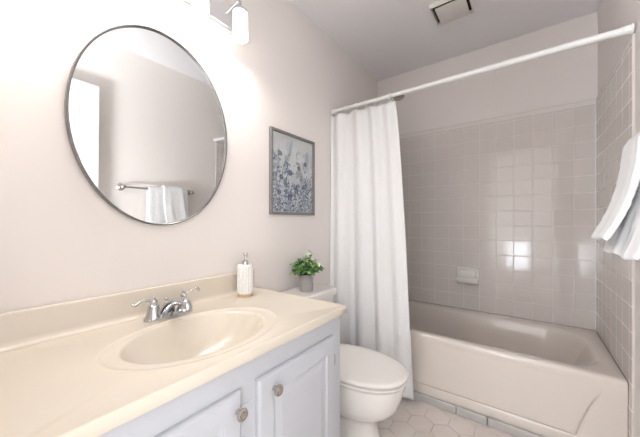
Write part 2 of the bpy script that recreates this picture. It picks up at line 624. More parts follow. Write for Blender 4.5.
# ------------------------------------------------------------------ shower rod, curtain, rings, shower head
RY, RZ = 1.707, 1.906
rod = thing('shower_rod', 'long white shower curtain rod spanning wall to wall above the tub', 'curtain rod', (W / 2, RY, RZ))
bm = bmesh.new()
tube(bm, [(0.012, RY, RZ), (0.80, RY, RZ)], 0.0125, 20)
obj('rod_tube', bm, M['white_metal'], rod, smooth=40)
bm = bmesh.new()
tube(bm, [(0.79, RY, RZ), (1.508, RY, RZ)], 0.0150, 20)
obj('rod_sleeve', bm, M['white_metal'], rod, smooth=40)
for xx, s in ((0.0085, 1), (W - 0.0085, -1)):
    bm = bmesh.new()
    lathe(bm, (xx, RY, RZ), (s, 0, 0), [(0.0205, 0), (0.0205, 0.005), (0.0172, 0.008), (0.0172, 0.022), (0.0162, 0.024), (0.0162, 0.028), (0.0170, 0.030), (0.0170, 0.036), (0.0155, 0.038)], 24)
    obj('end_cap', bm, M['white_metal'], rod, smooth=40)

bm = bmesh.new()
uvl = bm.loops.layers.uv.new('UVMap')
NU, NV = 220, 90
ring_x = [0.045, 0.130, 0.214, 0.285, 0.351, 0.452]


def curtain_pt(u, v):
    """u 0..1 across, v 0 top .. 1 bottom"""
    wid = 0.488 + 0.122 * v ** 0.75
    x = 0.004 + wid * u
    ph = 2 * PI * (4.0 * u + 0.13 * math.sin(2 * PI * u * 1.3 + 0.6))
    a = (0.016 - 0.005 * v) * (1.0 - 0.55 * sstep(0.62, 0.85, u) * v) + 0.004 * math.sin(9 * u + 2)
    y = RY - 0.016 + a * math.sin(ph) + 0.004 * math.sin(ph * 2 + 1.3 + 1.2 * v) * (0.4 + 0.6 * v)
    y += 0.012 * v * math.exp(-((u - 0.36) / 0.045) ** 2)          # one deep fold low down
    x += 0.010 * math.cos(ph) * (0.3 + 0.7 * v) * math.sin(PI * u)
    # hangs outside the tub
    y -= 0.012 * sstep(0.2, 0.8, v)
    z_top = RZ - 0.030 - 0.014 * (0.5 - 0.5 * math.cos(2 * PI * 5.0 * u)) - 0.012 * u
    z = z_top + (0.040 - z_top) * v
    y += 0.004 * noise.noise(Vector((x * 9, v * 7, 1.7)))
    return Vector((x, min(y, 1.748), z))


grid = [[bm.verts.new(curtain_pt(i / NU, j / NV)) for i in range(NU + 1)] for j in range(NV + 1)]
for j in range(NV):
    for i in range(NU):
        f = bm.faces.new((grid[j][i], grid[j + 1][i], grid[j + 1][i + 1], grid[j][i + 1]))
        for lp, (a, b) in zip(f.loops, ((i, j), (i, j + 1), (i + 1, j + 1), (i + 1, j))):
            lp[uvl].uv = (a / NU * 0.80, (1 - b / NV) * 1.83)
fix(bm)
cur = obj('shower_curtain', bm, M['curtain'], smooth=True, base=(0.28, RY, 0.04))
sm = cur.modifiers.new('thickness', 'SOLIDIFY')
sm.thickness = 0.003
sm.offset = 0
tag(cur, 'white waffle-weave shower curtain gathered at the left end of the rod', 'shower curtain')

names = ['white curtain ring on the rod nearest the left wall', 'second curtain ring from the left wall on the rod', 'third curtain ring from the left wall on the rod',
         'fourth curtain ring from the left wall on the rod', 'fifth curtain ring from the left, next to the outermost one', 'outermost curtain ring on the rod at the free edge of the curtain']
ring0 = None
for k, xx in enumerate(ring_x):
    if ring0 is None:
        bm = bmesh.new()
        pts = []
        for q in range(33):
            t = 2 * PI * q / 32
            pts.append((xx, RY + 0.0185 * math.sin(t) * 1.0, RZ - 0.0075 + 0.0245 * math.cos(t)))
        tube(bm, pts, 0.0026, 8, cap=False)
        # small hook below that catches the curtain's hem
        tube(bm, smooth_path([(xx, RY - 0.004, RZ - 0.031), (xx, RY - 0.012, RZ - 0.040), (xx, RY - 0.014, RZ - 0.050), (xx, RY - 0.006, RZ - 0.054)], 5), 0.002, 8)
        ring0 = o = obj('curtain_ring', bm, M['white_metal'], smooth=True, base=(xx, RY, RZ - 0.03))
        bm = bmesh.new()
        lathe(bm, (xx - 0.006, RY, RZ), (1, 0, 0), [(0.0155, 0), (0.0168, 0.001), (0.0168, 0.011), (0.0155, 0.012)], 20, False, False)
        o2 = obj('roller', bm, M['white_metal'], o, smooth=30)
    else:
        o = ring0.copy()
        COL.objects.link(o)
        o.location.x = xx
        for ch in ring0.children:
            c = ch.copy()
            COL.objects.link(c)
            c.parent = o
    tag(o, names[k], 'curtain ring', 'rings that hang the shower curtain')

sh = thing('shower_head', 'flat metal shower head on a raised arm, peeking out behind the curtain', 'shower head', (0.009, 2.13, 1.90))
bm = bmesh.new()
tube(bm, smooth_path([(0.0085, 2.13, 1.905), (0.10, 2.13, 1.925), (0.20, 2.13, 1.975), (0.275, 2.13, 2.045), (0.32, 2.13, 2.088), (0.345, 2.13, 2.092)], 6), 0.009, 12)
obj('shower_arm', bm, M['nickel'], sh, smooth=True)
bm = bmesh.new()
lathe(bm, (0.009, 2.13, 1.905), (1, 0, 0), [(0.03, 0), (0.03, 0.003), (0.02, 0.009), (0.01, 0.012)], 24)
obj('flange', bm, M['nickel'], sh, smooth=40)
bm = bmesh.new()
lathe(bm, (0.35, 2.13, 2.094), (0.16, 0, -1), [(0.011, -0.006), (0.013, 0.006), (0.036, 0.012), (0.043, 0.018), (0.043, 0.025), (0.040, 0.027), (0, 0.0275)], 32)
obj('spray_plate', bm, M['nickel'], sh, smooth=40)

# ------------------------------------------------------------------ ceiling vent
vt = thing('ceiling_vent', 'square white exhaust fan cover on the ceiling with dark open sides', 'vent', (0.775, 1.942, HC))
vx0, vx1, vy0, vy1 = 0.668, 0.890, 1.806, 2.008
VD = 0.026
bm = bmesh.new()
ring_panel(bm, (vx0, vy0, HC), (1, 0, 0), (0, 1, 0), (0, 0, -1),
           inset_stack(0, vx1 - vx0, 0, vy1 - vy0, [(0, 0.0005), (0, VD - 0.006), (0.003, VD), (0.007, VD), (0.009, VD - 0.003), (0.009, 0.003)]))
obj('grille_frame', bm, M['vent'], vt)
obj('duct_shade_sheet', boxbm(vx0 + 0.0095, vx1 - 0.0095, vy0 + 0.0095, vy1 - 0.0095, HC - 0.0045, HC - 0.0035), M['dark'], vt)  # dark sheet that paints in the shade of an open duct
bm = bmesh.new()
box(bm, vx0 + 0.028, vx1 - 0.024, vy0 + 0.026, vy1 - 0.012, HC - VD - 0.002, HC - VD + 0.006, bev=0.0015)
box(bm, vx0 + 0.09, vx0 + 0.14, vy0 + 0.08, vy0 + 0.12, HC - VD + 0.005, HC - 0.004)
obj('cover_plate', bm, M['vent'], vt, smooth=40)

# ------------------------------------------------------------------ toilet
TCY = 1.257
toi = thing('toilet', 'off-white toilet with closed lid standing between the vanity and the shower curtain', 'toilet', (0.36, TCY, 0))
bm = bmesh.new()
rings = []
for z, ins, ex in ((0.405, 0.022, 0.0), (0.41, 0.012, 0), (0.45, 0.006, 0), (0.60, 0.0, 0), (0.668, -0.002, 0)):
    rings.append([Vector((p[0], p[1], z)) for p in rrect(0.022 + ins * 0.3, 0.203 - ins, TCY - 0.212 + ins, TCY + 0.212 - ins, [0.05, 0.012, 0.012, 0.05], 8)])
loft(bm, rings)
fix(bm)
obj('tank', bm, M['toilet'], toi, smooth=40)
bm = bmesh.new()
rings = []
for z, o_ in ((0.660, 0.006), (0.662, 0.011), (0.690, 0.013), (0.698, 0.009), (0.7015, 0.0), (0.702, -0.02)):
    rings.append([Vector((p[0], p[1], z)) for p in rrect(0.016 - o_ * 0.2, 0.208 + o_, TCY - 0.216 - o_, TCY + 0.216 + o_, [0.05, 0.012, 0.012, 0.05], 8)])
loft(bm, rings)
fix(bm)
obj('tank_lid', bm, M['toilet'], toi, smooth=50)
bm = bmesh.new()
tube(bm, [(0.205, TCY - 0.15, 0.62), (0.222, TCY - 0.15, 0.62)], 0.009, 12)
tube(bm, smooth_path([(0.222, TCY - 0.155, 0.62), (0.226, TCY - 0.11, 0.617), (0.226, TCY - 0.075, 0.610)], 5), 0.006, 10)
obj('flush_lever', bm, M['chrome'], toi, smooth=True)


def egg(cx_, ax_back, ax_front, ay, z, n=56, p=2.25, yc=TCY):
    out = []
    for k in range(n):
        t = 2 * PI * k / n
        c, s = math.cos(t), math.sin(t)
        ex = 2.0 / p
        X = (abs(c) ** ex) * (1 if c >= 0 else -1)
        Y = (abs(s) ** ex) * (1 if s >= 0 else -1)
        out.append(Vector((cx_ + X * (ax_front if X >= 0 else ax_back), yc + Y * ay, z)))
    return out


bm = bmesh.new()
rings = [
    egg(0.38, 0.20, 0.225, 0.112, 0.0, p=2.6), egg(0.38, 0.20, 0.225, 0.112, 0.012, p=2.6),
    egg(0.38, 0.195, 0.205, 0.102, 0.030, p=2.5), egg(0.38, 0.19, 0.190, 0.096, 0.09, p=2.4), egg(0.38, 0.19, 0.186, 0.096, 0.135),
    egg(0.39, 0.19, 0.190, 0.104, 0.160), egg(0.41, 0.20, 0.205, 0.122, 0.180), egg(0.43, 0.21, 0.222, 0.142, 0.205), egg(0.44, 0.22, 0.238, 0.158, 0.240),
    egg(0.44, 0.225, 0.254, 0.164, 0.290), egg(0.44, 0.23, 0.266, 0.170, 0.335), egg(0.44, 0.23, 0.268, 0.171, 0.353), egg(0.44, 0.225, 0.258, 0.165, 0.3585),
]
loft(bm, rings)
box(bm, 0.05, 0.26, TCY - 0.115, TCY + 0.115, 0.25, 0.405, bev=0.02)
fix(bm)
obj('bowl', bm, M['toilet'], toi, smooth=50)
bm = bmesh.new()
a0 = 0.445
rings = [egg(a0, 0.222, 0.252, 0.157, 0.3590), egg(a0, 0.232, 0.271, 0.172, 0.363), egg(a0, 0.233, 0.272, 0.173, 0.372), egg(a0, 0.224, 0.262, 0.166, 0.3755)]
loft(bm, rings)
fix(bm)
obj('seat', bm, M['seat'], toi, smooth=38)
bm = bmesh.new()
rings = [egg(a0, 0.224, 0.255, 0.156, 0.3785), egg(a0, 0.234, 0.273, 0.173, 0.3815), egg(a0, 0.236, 0.275, 0.175, 0.390), egg(a0, 0.233, 0.271, 0.172, 0.3950),
         egg(a0, 0.222, 0.260, 0.163, 0.3985), egg(a0, 0.16, 0.19, 0.125, 0.4010), egg(a0, 0.05, 0.06, 0.04, 0.4018)]
loft(bm, rings)
fix(bm)
obj('lid', bm, M['seat'], toi, smooth=38)
for s in (-1, 1):
    bm = bmesh.new()
    box(bm, 0.212, 0.245, TCY + s * 0.075 - 0.018, TCY + s * 0.075 + 0.018, 0.360, 0.392, bev=0.006)
    obj('lid_hinge', bm, M['seat'], toi, smooth=40)
for s in (-1, 1):
    bm = bmesh.new()
    lathe(bm, (0.36, TCY + s * 0.107, 0.010), (0, s * 0.35, 1), [(0.013, 0), (0.013, 0.008), (0.009, 0.016), (0, 0.019)], 16)
    obj('bolt_cap', bm, M['seat'], toi, smooth=40)

# ------------------------------------------------------------------ vanity cabinet
VY0, VY1 = 0.030, 0.996
CFX = 0.530                      # face of the cabinet frame; doors stand proud
CTZ = 0.760
cab = thing('vanity_cabinet', 'white two-door vanity cabinet with raised panels under the cream sink top', 'cabinet', (0.26, 0.52, 0))
bm = bmesh.new()
box(bm, 0.003, CFX, VY0, VY1, 0.09, 0.600, bev=0.0015, seg=1)
box(bm, CFX - 0.03, CFX, VY0, VY1, 0.600, CTZ - 0.030, bev=0.0015, seg=1)
box(bm, 0.003, CFX - 0.02, VY0, VY0 + 0.018, 0.600, CTZ - 0.030)
box(bm, 0.003, CFX - 0.02, VY1 - 0.018, VY1, 0.600, CTZ - 0.030)
obj('carcass', bm, M['cabinet'], cab)
obj('toe_kick', boxbm(0.02, CFX - 0.07, VY0 + 0.005, VY1 - 0.002, 0, 0.091), M['cabinet'], cab)
door_prof = [(0, 0.0), (0, 0.010), (0.003, 0.0145), (0.008, 0.018), (0.056, 0.018), (0.060, 0.0125), (0.070, 0.0115), (0.096, 0.0165), (0.099, 0.0165)]
for ya, yb, ky in ((0.068, 0.482, 0.466), (0.540, 0.935, 0.598)):
    bm = bmesh.new()
    ring_panel(bm, (CFX, ya, 0.125), (0, 1, 0), (0, 0, 1), (1, 0, 0), inset_stack(0, yb - ya, 0, 0.529, door_prof))
    d = obj('door', bm, M['cabinet'], cab)
    bm = bmesh.new()
    lathe(bm, (CFX + 0.0175, ky, 0.606), (1, 0, 0), [(0.008, 0), (0.0065, 0.004), (0.0058, 0.012), (0.010, 0.015), (0.0158, 0.0175), (0.0168, 0.021), (0.0155, 0.0245),
                                                     (0.0128, 0.0252), (0.0122, 0.0238), (0.0085, 0.0238), (0.0075, 0.0262), (0.0, 0.0268)], 32)
    obj('knob', bm, M['nickel'], d, smooth=40)
    hy = yb + 0.004 if ky < (ya + yb) / 2 else ya - 0.004
    for hz in (0.555, 0.21):
        bm = bmesh.new()
        tube(bm, [(CFX + 0.008, hy, hz - 0.020), (CFX + 0.008, hy, hz + 0.020)], 0.0042, 12)
        obj('hinge', bm, M['steel'], d, smooth=40)

# ------------------------------------------------------------------ cultured marble top with integral bowl
top = thing('countertop', 'cream cultured marble vanity top with an oval moulded sink, on the white cabinet', 'countertop', (0.28, 0.52, CTZ - 0.03))
SX, SY, AX, AY = 0.327, 0.497, 0.162, 0.218
TX0, TX1, TY0_, TY1_ = 0.003, 0.562, 0.024, 0.998
bm = bmesh.new()
NA = 144


def rect_hit(a, x0, x1, y0, y1):
    c, s = math.cos(a) * AX, math.sin(a) * AY
    t = 1e9
    if c > 1e-9:
        t = min(t, (x1 - SX) / c)
    if c < -1e-9:
        t = min(t, (x0 - SX) / c)
    if s > 1e-9:
        t = min(t, (y1 - SY) / s)
    if s < -1e-9:
        t = min(t, (y0 - SY) / s)
    return SX + c * t, SY + s * t


angs = [2 * PI * k / NA for k in range(NA)]
for (x_, y_) in ((TX0, TY0_), (TX1, TY0_), (TX1, TY1_), (TX0, TY1_)):      # make four of the spokes hit the corners
    ca = math.atan2((y_ - SY) / AY, (x_ - SX) / AX) % (2 * PI)
    k = min(range(NA), key=lambda q: min(abs(angs[q] - ca), 2 * PI - abs(angs[q] - ca)))
    angs[k] = ca
prof = [(0.06, -0.128), (0.20, -0.126), (0.38, -0.118), (0.55, -0.104), (0.70, -0.083), (0.82, -0.058), (0.90, -0.036), (0.95, -0.020), (0.98, -0.0105), (1.0, -0.0055),
        (1.025, -0.0042), (1.07, -0.0036), (1.13, -0.0032), (1.17, -0.0024), (1.20, -0.0006), (1.225, 0.0010), (1.25, 0.0009), (1.29, 0.0)]
rings = []
for s, z in prof:
    ring = []
    for a in angs:
        # the lip widens a bit along the front and ends, and is tight against the faucet
        f = s if s <= 1.0 else 1 + (s - 1) * (1 - 0.62 * max(0, -math.cos(a)) ** 2)
        ring.append(Vector((SX + AX * f * math.cos(a), SY + AY * f * math.sin(a), CTZ + z)))
    rings.append(ring)


def rect_ring(ins, z, x0=TX0):
    return [Vector((*rect_hit(a, x0, TX1 - ins, TY0_ + ins * 0.2, TY1_ - ins), CTZ + z)) for a in angs]


rings += [rect_ring(0.012, 0.0), rect_ring(0.008, 0.0012), rect_ring(0.0035, 0.0010), rect_ring(0.001, -0.001), rect_ring(0.0, -0.004), rect_ring(0.0, -0.027), rect_ring(0.002, -0.029),
          rect_ring(0.04, -0.030)]
# underside of the bowl
for s, z in ((1.12, -0.030), (1.05, -0.05), (0.9, -0.085), (0.6, -0.128), (0.3, -0.142), (0.06, -0.145)):
    rings.append([Vector((SX + AX * s * math.cos(a), SY + AY * s * math.sin(a), CTZ + z)) for a in angs])
loft(bm, rings)
fix(bm)
obj('counter_slab', bm, M['marble'], top, smooth=60)
# backsplash with a coved foot
bm = bmesh.new()
prof = [(0.003, -0.004), (0.003, 0.094), (0.006, 0.097), (0.020, 0.097), (0.0245, 0.0945), (0.026, 0.088), (0.026, 0.020), (0.028, 0.011), (0.033, 0.005), (0.040, 0.0018), (0.048, 0.0006), (0.048, -0.004)]
loft(bm, [[Vector((x_, y_, CTZ + z_)) for x_, z_ in prof] for y_ in (TY0_, 0.30, 0.60, 0.955, 0.972)])
for v in bm.verts:
    if v.co.y > 0.965 and v.co.x > 0.02:
        v.co.x -= 0.006
fix(bm)
obj('backsplash', bm, M['marble'], top, smooth=40)
bm = bmesh.new()
lathe(bm, (SX, SY, CTZ - 0.1285), (0, 0, 1), [(0.022, 0), (0.022, 0.003), (0.018, 0.0045), (0.013, 0.003), (0.013, 0.006), (0, 0.0075)], 28)
obj('drain', bm, M['chrome'], top, smooth=40)

# ------------------------------------------------------------------ faucet
FX, FY, FZ = 0.100, 0.504, CTZ + 0.0005
fau = thing('faucet', 'chrome two-handle faucet with curved levers behind the oval sink', 'faucet', (FX, FY, FZ))
bm = bmesh.new()
rings = []
for z, o_ in ((0, 0.0), (0.005, 0.0), (0.008, -0.003), (0.012, -0.008), (0.016, -0.014)):
    rings.append([Vector((p[0], p[1], FZ + z)) for p in rrect(FX - 0.028 - o_, FX + 0.028 + o_, FY - 0.085 - o_, FY + 0.085 + o_, 0.027 + o_, 8)])
loft(bm, rings)
fix(bm)
obj('base_plate', bm, M['chrome'], fau, smooth=40)
bm = bmesh.new()
sp = smooth_path([(FX - 0.016, FZ + 0.008, 0.027, 0.016), (FX - 0.008, FZ + 0.028, 0.025, 0.018), (FX + 0.016, FZ + 0.046, 0.022, 0.016), (FX + 0.050, FZ + 0.060, 0.019, 0.013),
                  (FX + 0.085, FZ + 0.069, 0.0175, 0.012), (FX + 0.112, FZ + 0.069, 0.0165, 0.0125), (FX + 0.127, FZ + 0.060, 0.0150, 0.013), (FX + 0.130, FZ + 0.048, 0.0145, 0.013)], 6)
rings = []
for i, (x_, z_, ry, rz) in enumerate(sp):
    q = sp[min(i + 1, len(sp) - 1)]
    p0 = sp[max(i - 1, 0)]
    d = Vector((q[0] - p0[0], 0, q[1] - p0[1])).normalized()
    n_ = Vector((-d.z, 0, d.x))
    rings.append([Vector((x_, FY, z_)) + Vector((0, 1, 0)) * ry * math.cos(t) + n_ * rz * math.sin(t) for t in [2 * PI * k / 20 for k in range(20)]])
loft(bm, rings)
fix(bm)
obj('spout', bm, M['chrome'], fau, smooth=50)
bm = bmesh.new()
tube(bm, [(FX - 0.022, FY, FZ + 0.010), (FX - 0.022, FY, FZ + 0.056)], 0.0028, 10)
lathe(bm, (FX - 0.022, FY, FZ + 0.052), (0, 0, 1), [(0.003, 0), (0.0065, 0.003), (0.0075, 0.008), (0.005, 0.013), (0, 0.015)], 16)
obj('lift_rod', bm, M['chrome'], fau, smooth=50)
for s in (-1, 1):
    hy = FY + s * 0.054
    bm = bmesh.new()
    lathe(bm, (FX, hy, FZ + 0.008), (0, 0, 1), [(0.0275, 0), (0.0265, 0.004), (0.0235, 0.012), (0.0205, 0.022), (0.0185, 0.032), (0.0165, 0.036), (0.0185, 0.038), (0.0180, 0.042), (0.0125, 0.046),
                                                (0.0105, 0.050), (0.0125, 0.055), (0.0118, 0.061), (0.007, 0.066), (0.005, 0.068), (0.0065, 0.071), (0.005, 0.075), (0, 0.0765)], 28)
    h = obj('handle', bm, M['chrome'], fau, smooth=40)
    bm = bmesh.new()
    dirv = Vector((-0.06 if s < 0 else 0.04, s, 0)).normalized()
    c = Vector((FX, hy, FZ + 0.0655))
    ctl = [(0.006, 0.0, 0.0055), (0.020, 0.005, 0.0042), (0.038, 0.006, 0.0042), (0.050, 0.000, 0.0050), (0.058, -0.003, 0.0062), (0.064, 0.001, 0.0052), (0.067, 0.007, 0.0026)]
    if s > 0:
        ctl = [(0.006, 0.0, 0.0055), (0.018, 0.004, 0.0042), (0.034, 0.012, 0.0042), (0.046, 0.017, 0.0050), (0.054, 0.015, 0.0062), (0.059, 0.009, 0.0052), (0.058, 0.004, 0.0026)]
    pts, rad = [], []
    for t, up, r in smooth_path(ctl, 5):
        pts.append(c + dirv * t + Vector((0, 0, up)))
        rad.append(r)
    tube(bm, pts, rad, 12)
    obj('lever', bm, M['chrome'], h, smooth=True)

# ------------------------------------------------------------------ soap dispenser
soap = thing('soap_dispenser', 'white embossed soap dispenser with pale wood base and silver pump on the vanity top', 'soap dispenser', (0.097, 0.852, CTZ))
bx, by, bz = 0.097, 0.852, CTZ + 0.0004
bm = bmesh.new()
lathe(bm, (bx, by, bz), (0, 0, 1), [(0.034, 0), (0.0355, 0.002), (0.0355, 0.011), (0.034, 0.013)], 40)
obj('wooden_base', bm, M['wood'], soap, smooth=40)
bm = bmesh.new()
NS, NH = 96, 90
rings = []
for j in range(NH + 1):
    z = 0.013 + 0.128 * j / NH
    ring = []
    for k in range(NS):
        t = 2 * PI * k / NS
        zig = abs(((z * 55 + 0.5) % 1.0) - 0.5) * 2 * 0.9
        w_ = math.sin((t * 18) + zig * 2.2)
        e = min(1, (j / NH) * 14, (1 - j / NH) * 14)
        r = 0.0348 + 0.0021 * w_ * max(0, e)
        ring.append(Vector((bx + r * math.cos(t), by + r * math.sin(t), bz + z)))
    rings.append(ring)
for r, z in ((0.0335, 0.1435), (0.029, 0.145), (0.014, 0.1455)):
    rings.append([Vector((bx + r * math.cos(2 * PI * k / NS), by + r * math.sin(2 * PI * k / NS), bz + z)) for k in range(NS)])
loft(bm, rings)
fix(bm)
obj('bottle', bm, M['bottle'], soap, smooth=True)
bm = bmesh.new()
lathe(bm, (bx, by, bz + 0.1452), (0, 0, 1), [(0.0155, 0), (0.0155, 0.004), (0.014, 0.006), (0.014, 0.016), (0.011, 0.0185), (0.0045, 0.020), (0.0045, 0.042), (0.010, 0.044), (0.0105, 0.053), (0.008, 0.056), (0, 0.0565)], 28)
tube(bm, smooth_path([(bx, by, bz + 0.195), (bx + 0.020, by - 0.013, bz + 0.196), (bx + 0.032, by - 0.020, bz + 0.194), (bx + 0.037, by - 0.023, bz + 0.187)], 5), [0.006] * 6 + [0.0045] * 9 + [0.0035], 12)
obj('pump', bm, M['chrome'], soap, smooth=40)

# ------------------------------------------------------------------ potted plant on the tank
px, py, pz = 0.118, 1.278, 0.7022
plant = thing('potted_plant', 'small leafy green plant in a grey cylindrical pot on the toilet tank', 'plant', (px, py, pz))
bm = bmesh.new()
lathe(bm, (px, py, pz), (0, 0, 1), [(0.0375, 0), (0.0395, 0.002), (0.0415, 0.094), (0.041, 0.096), (0.037, 0.096), (0.0365, 0.084)], 40)
obj('pot', bm, M['pot'], plant, smooth=40)
bm = bmesh.new()
lathe(bm, (px, py, pz + 0.079), (0, 0, 1), [(0.036, 0), (0.036, 0.006), (0.02, 0.009), (0, 0.010)], 24)
obj('soil', bm, M['soil'], plant, smooth=40)
leafm = []
for i, c in enumerate(((124, 170, 96), (86, 134, 72), (158, 194, 122), (60, 104, 60), (188, 212, 160))):
    leafm.append(mat('leaf_green', rgb(*c), 0.45, mottle=(90, 0.15)))
sb, lb = bmesh.new(), bmesh.new()
rng = random.Random(21)


def leaf(bm, base, d, up, ln, wd, mi):
    d = d.normalized()
    side = d.cross(up).normalized()
    nn = side.cross(d).normalized()
    rows_ = []
    for t, w_ in ((0, 0.12), (0.2, 0.72), (0.45, 1.0), (0.7, 0.85), (0.9, 0.45), (1.0, 0.08)):
        c = base + d * ln * t - nn * ln * 0.25 * t * t
        rows_.append([bm.verts.new(c + side * wd * w_ * q + nn * wd * 0.25 * abs(q) * w_) for q in (-1, 0, 1)])
    for a, b in zip(rows_[:-1], rows_[1:]):
        for q in range(2):
            f = bm.faces.new((a[q], a[q + 1], b[q + 1], b[q]))
            f.material_index = mi
            f.smooth = True


for k in range(64):
    az = rng.uniform(0, 2 * PI)
    tilt = (k / 64) ** 0.7 * 1.12
    ln = 0.100 * (1 - 0.12 * tilt) * rng.uniform(0.75, 1.1) + (0.03 if k in (3, 5) else 0)
    d = Vector((math.cos(az) * math.sin(tilt), math.sin(az) * math.sin(tilt), math.cos(tilt)))
    b0 = Vector((px + 0.018 * math.cos(az), py + 0.018 * math.sin(az), pz + 0.085))
    pts = [b0 + d * ln * t + Vector((0, 0, 0.014 * math.sin(PI * t) - 0.006 * t * t * tilt)) for t in (0, 0.33, 0.66, 1.0)]
    for p in pts:
        p.x = max(p.x, 0.02)
    tube(sb, pts, [0.0014, 0.0012, 0.001, 0.0007], 6)
    nl = 7
    for q in range(nl):
        t = 0.28 + 0.72 * q / (nl - 1)
        i0 = min(2, int(t * 3))
        fr = t * 3 - i0
        p = pts[i0].lerp(pts[min(3, i0 + 1)], fr)
        a2 = q * 2.4 + k
        _, u_, v_ = frame_from(d)
        dd = (d * 0.55 + (u_ * math.cos(a2) + v_ * math.sin(a2)) * 0.9 + Vector((0, 0, 0.15)))
        leaf(lb, p, dd, Vector((rng.uniform(-.3, .3), rng.uniform(-.3, .3), 1)), rng.uniform(0.021, 0.031), rng.uniform(0.0075, 0.0115), rng.choice((0, 0, 1, 1, 2, 3, 4)))
obj('stems', sb, M['stem'], plant, smooth=True)
obj('foliage', lb, leafm, plant)

# ------------------------------------------------------------------ round mirror (leans out a little at the top)
MC = Vector((0.020, 0.5165, 1.462))
MRY, MRZ = 0.286, 0.371
TILT = math.radians(0.9)
mir = thing('oval_mirror', 'large oval mirror in a thin dark metal frame on the wall above the sink', 'mirror', (0.0, MC.y, MC.z))
ax = Vector((math.cos(TILT), 0, -math.sin(TILT)))
mv = Vector((math.sin(TILT), 0, math.cos(TILT)))


def oval(ins, h, n=144):
    return [MC + ax * h + Vector((0, 1, 0)) * (MRY - ins) * math.cos(t) + mv * (MRZ - ins) * math.sin(t) for t in [2 * PI * k / n for k in range(n)]]


bm = bmesh.new()
loft(bm, [oval(i, h) for i, h in ((0.012, -0.010), (0, -0.010), (0, 0.009), (0.0015, 0.0105), (0.0045, 0.0105), (0.006, 0.009), (0.006, 0.002), (0.012, 0.0))], False, False)
fix(bm)
obj('mirror_frame', bm, M['steel'], mir, smooth=40)
bm = bmesh.new()
loft(bm, [oval(0.0055, -0.004), oval(0.0055, 0.002)])
fix(bm)
obj('mirror_glass', bm, M['mirror'], mir)

# ------------------------------------------------------------------ framed picture
PY0, PY1, PZ0, PZ1 = 1.092, 1.488, 1.147, 1.634
pic = thing('framed_picture', 'blue-grey abstract flower print in a grey wooden frame on the left wall', 'picture', (0.0, (PY0 + PY1) / 2, PZ0))
bm = bmesh.new()
ring_panel(bm, (0.0015, PY0, PZ0), (0, 1, 0), (0, 0, 1), (1, 0, 0),
           inset_stack(0, PY1 - PY0, 0, PZ1 - PZ0, [(0, 0), (0, 0.018), (0.002, 0.020), (0.013, 0.020), (0.015, 0.018), (0.016, 0.008), (0.03, 0.006)]))
obj('picture_frame', bm, M['frame_wood'], pic)
pm = [mat('print_ground', rgb(192, 194, 194), 0.6, mottle=(9, 0.08))]
for c in ((92, 102, 118), (112, 122, 138), (136, 146, 158), (160, 168, 176), (180, 185, 190), (198, 200, 202), (78, 88, 106), (154, 158, 160)):
    pm.append(mat('print_paint', rgb(*c), 0.6))
bm = bmesh.new()
x_ = 0.0015 + 0.0085
a_y0, a_y1, a_z0, a_z1 = PY0 + 0.016, PY1 - 0.016, PZ0 + 0.016, PZ1 - 0.016
box(bm, x_ - 0.004, x_, a_y0, a_y1, a_z0, a_z1)
rg = random.Random(5)
lay = [0]


def dab(cy_, cz_, ry, rz, rot, mi):
    lay[0] += 1
    xx = x_ + 0.0002 + 0.0012 * lay[0] / 2500
    vs2 = []
    n_ = 9
    for k in range(n_):
        t = 2 * PI * k / n_
        w_ = 1 + rg.uniform(-.25, .25)
        a, b = ry * math.cos(t) * w_, rz * math.sin(t) * w_
        yy = cy_ + a * math.cos(rot) - b * math.sin(rot)
        zz = cz_ + a * math.sin(rot) + b * math.cos(rot)
        vs2.append(bm.verts.new((xx, min(max(yy, a_y0 + .001), a_y1 - .001), min(max(zz, a_z0 + .001), a_z1 - .001))))
    f = bm.faces.new(vs2)
    f.material_index = mi


AW, AH = a_y1 - a_y0, a_z1 - a_z0
for k in range(70):          # soft washes
    u, v = rg.random(), rg.random() ** 1.2 * 0.85
    dab(a_y0 + AW * u, a_z0 + AH * v, rg.uniform(.01, .03), rg.uniform(.02, .06), rg.uniform(-.4, .4), rg.choice((4, 5, 5, 6, 8)))
heads = []
for k in range(34):          # stalks
    u = rg.uniform(0.04, 0.96)
    hgt = rg.uniform(0.35, 0.80) * (0.75 + 0.25 * math.sin(6 * u + 1))
    s = rg.uniform(-.06, .06)
    n_ = int(hgt * 30)
    for q in range(n_):
        t = q / n_
        dab(a_y0 + AW * (u + s * t), a_z0 + AH * hgt * t, 0.0022, 0.011, rg.uniform(-.25, .25), rg.choice((2, 3, 3, 4, 8)))
    for q in range(int(10 + 10 * hgt)):
        t = rg.uniform(0.5, 1.05)
        dab(a_y0 + AW * (u + s * t + rg.gauss(0, .025)), a_z0 + AH * hgt * t, rg.uniform(.003, .008), rg.uniform(.005, .011), rg.uniform(-1, 1), rg.choice((1, 2, 2, 3, 3, 4, 6)))
for k in range(620):         # thick flowers low down
    u, v = rg.random(), abs(rg.gauss(0, .24))
    if v > 0.8:
        continue
    dab(a_y0 + AW * u, a_z0 + AH * v, rg.uniform(.0025, .0075), rg.uniform(.003, .0085), rg.uniform(-1.5, 1.5), rg.choice((1, 1, 2, 2, 3, 3, 4, 5, 6, 7)))
for (u, v, s) in ((.18, .74, .010), (.42, .52, .013), (.30, .36, .012), (.80, .68, .011), (.62, .60, .010), (.55, .30, .013), (.75, .35, .012), (.2, .45, .012), (.4, .2, .014), (.15, .25, .012)):
    for q in range(5):
        t = 2 * PI * q / 5
        dab(a_y0 + AW * u + s * .8 * math.cos(t), a_z0 + AH * v + s * .8 * math.sin(t), s * .6, s * .75, t, rg.choice((1, 2, 7)))
obj('print', bm, pm, pic)

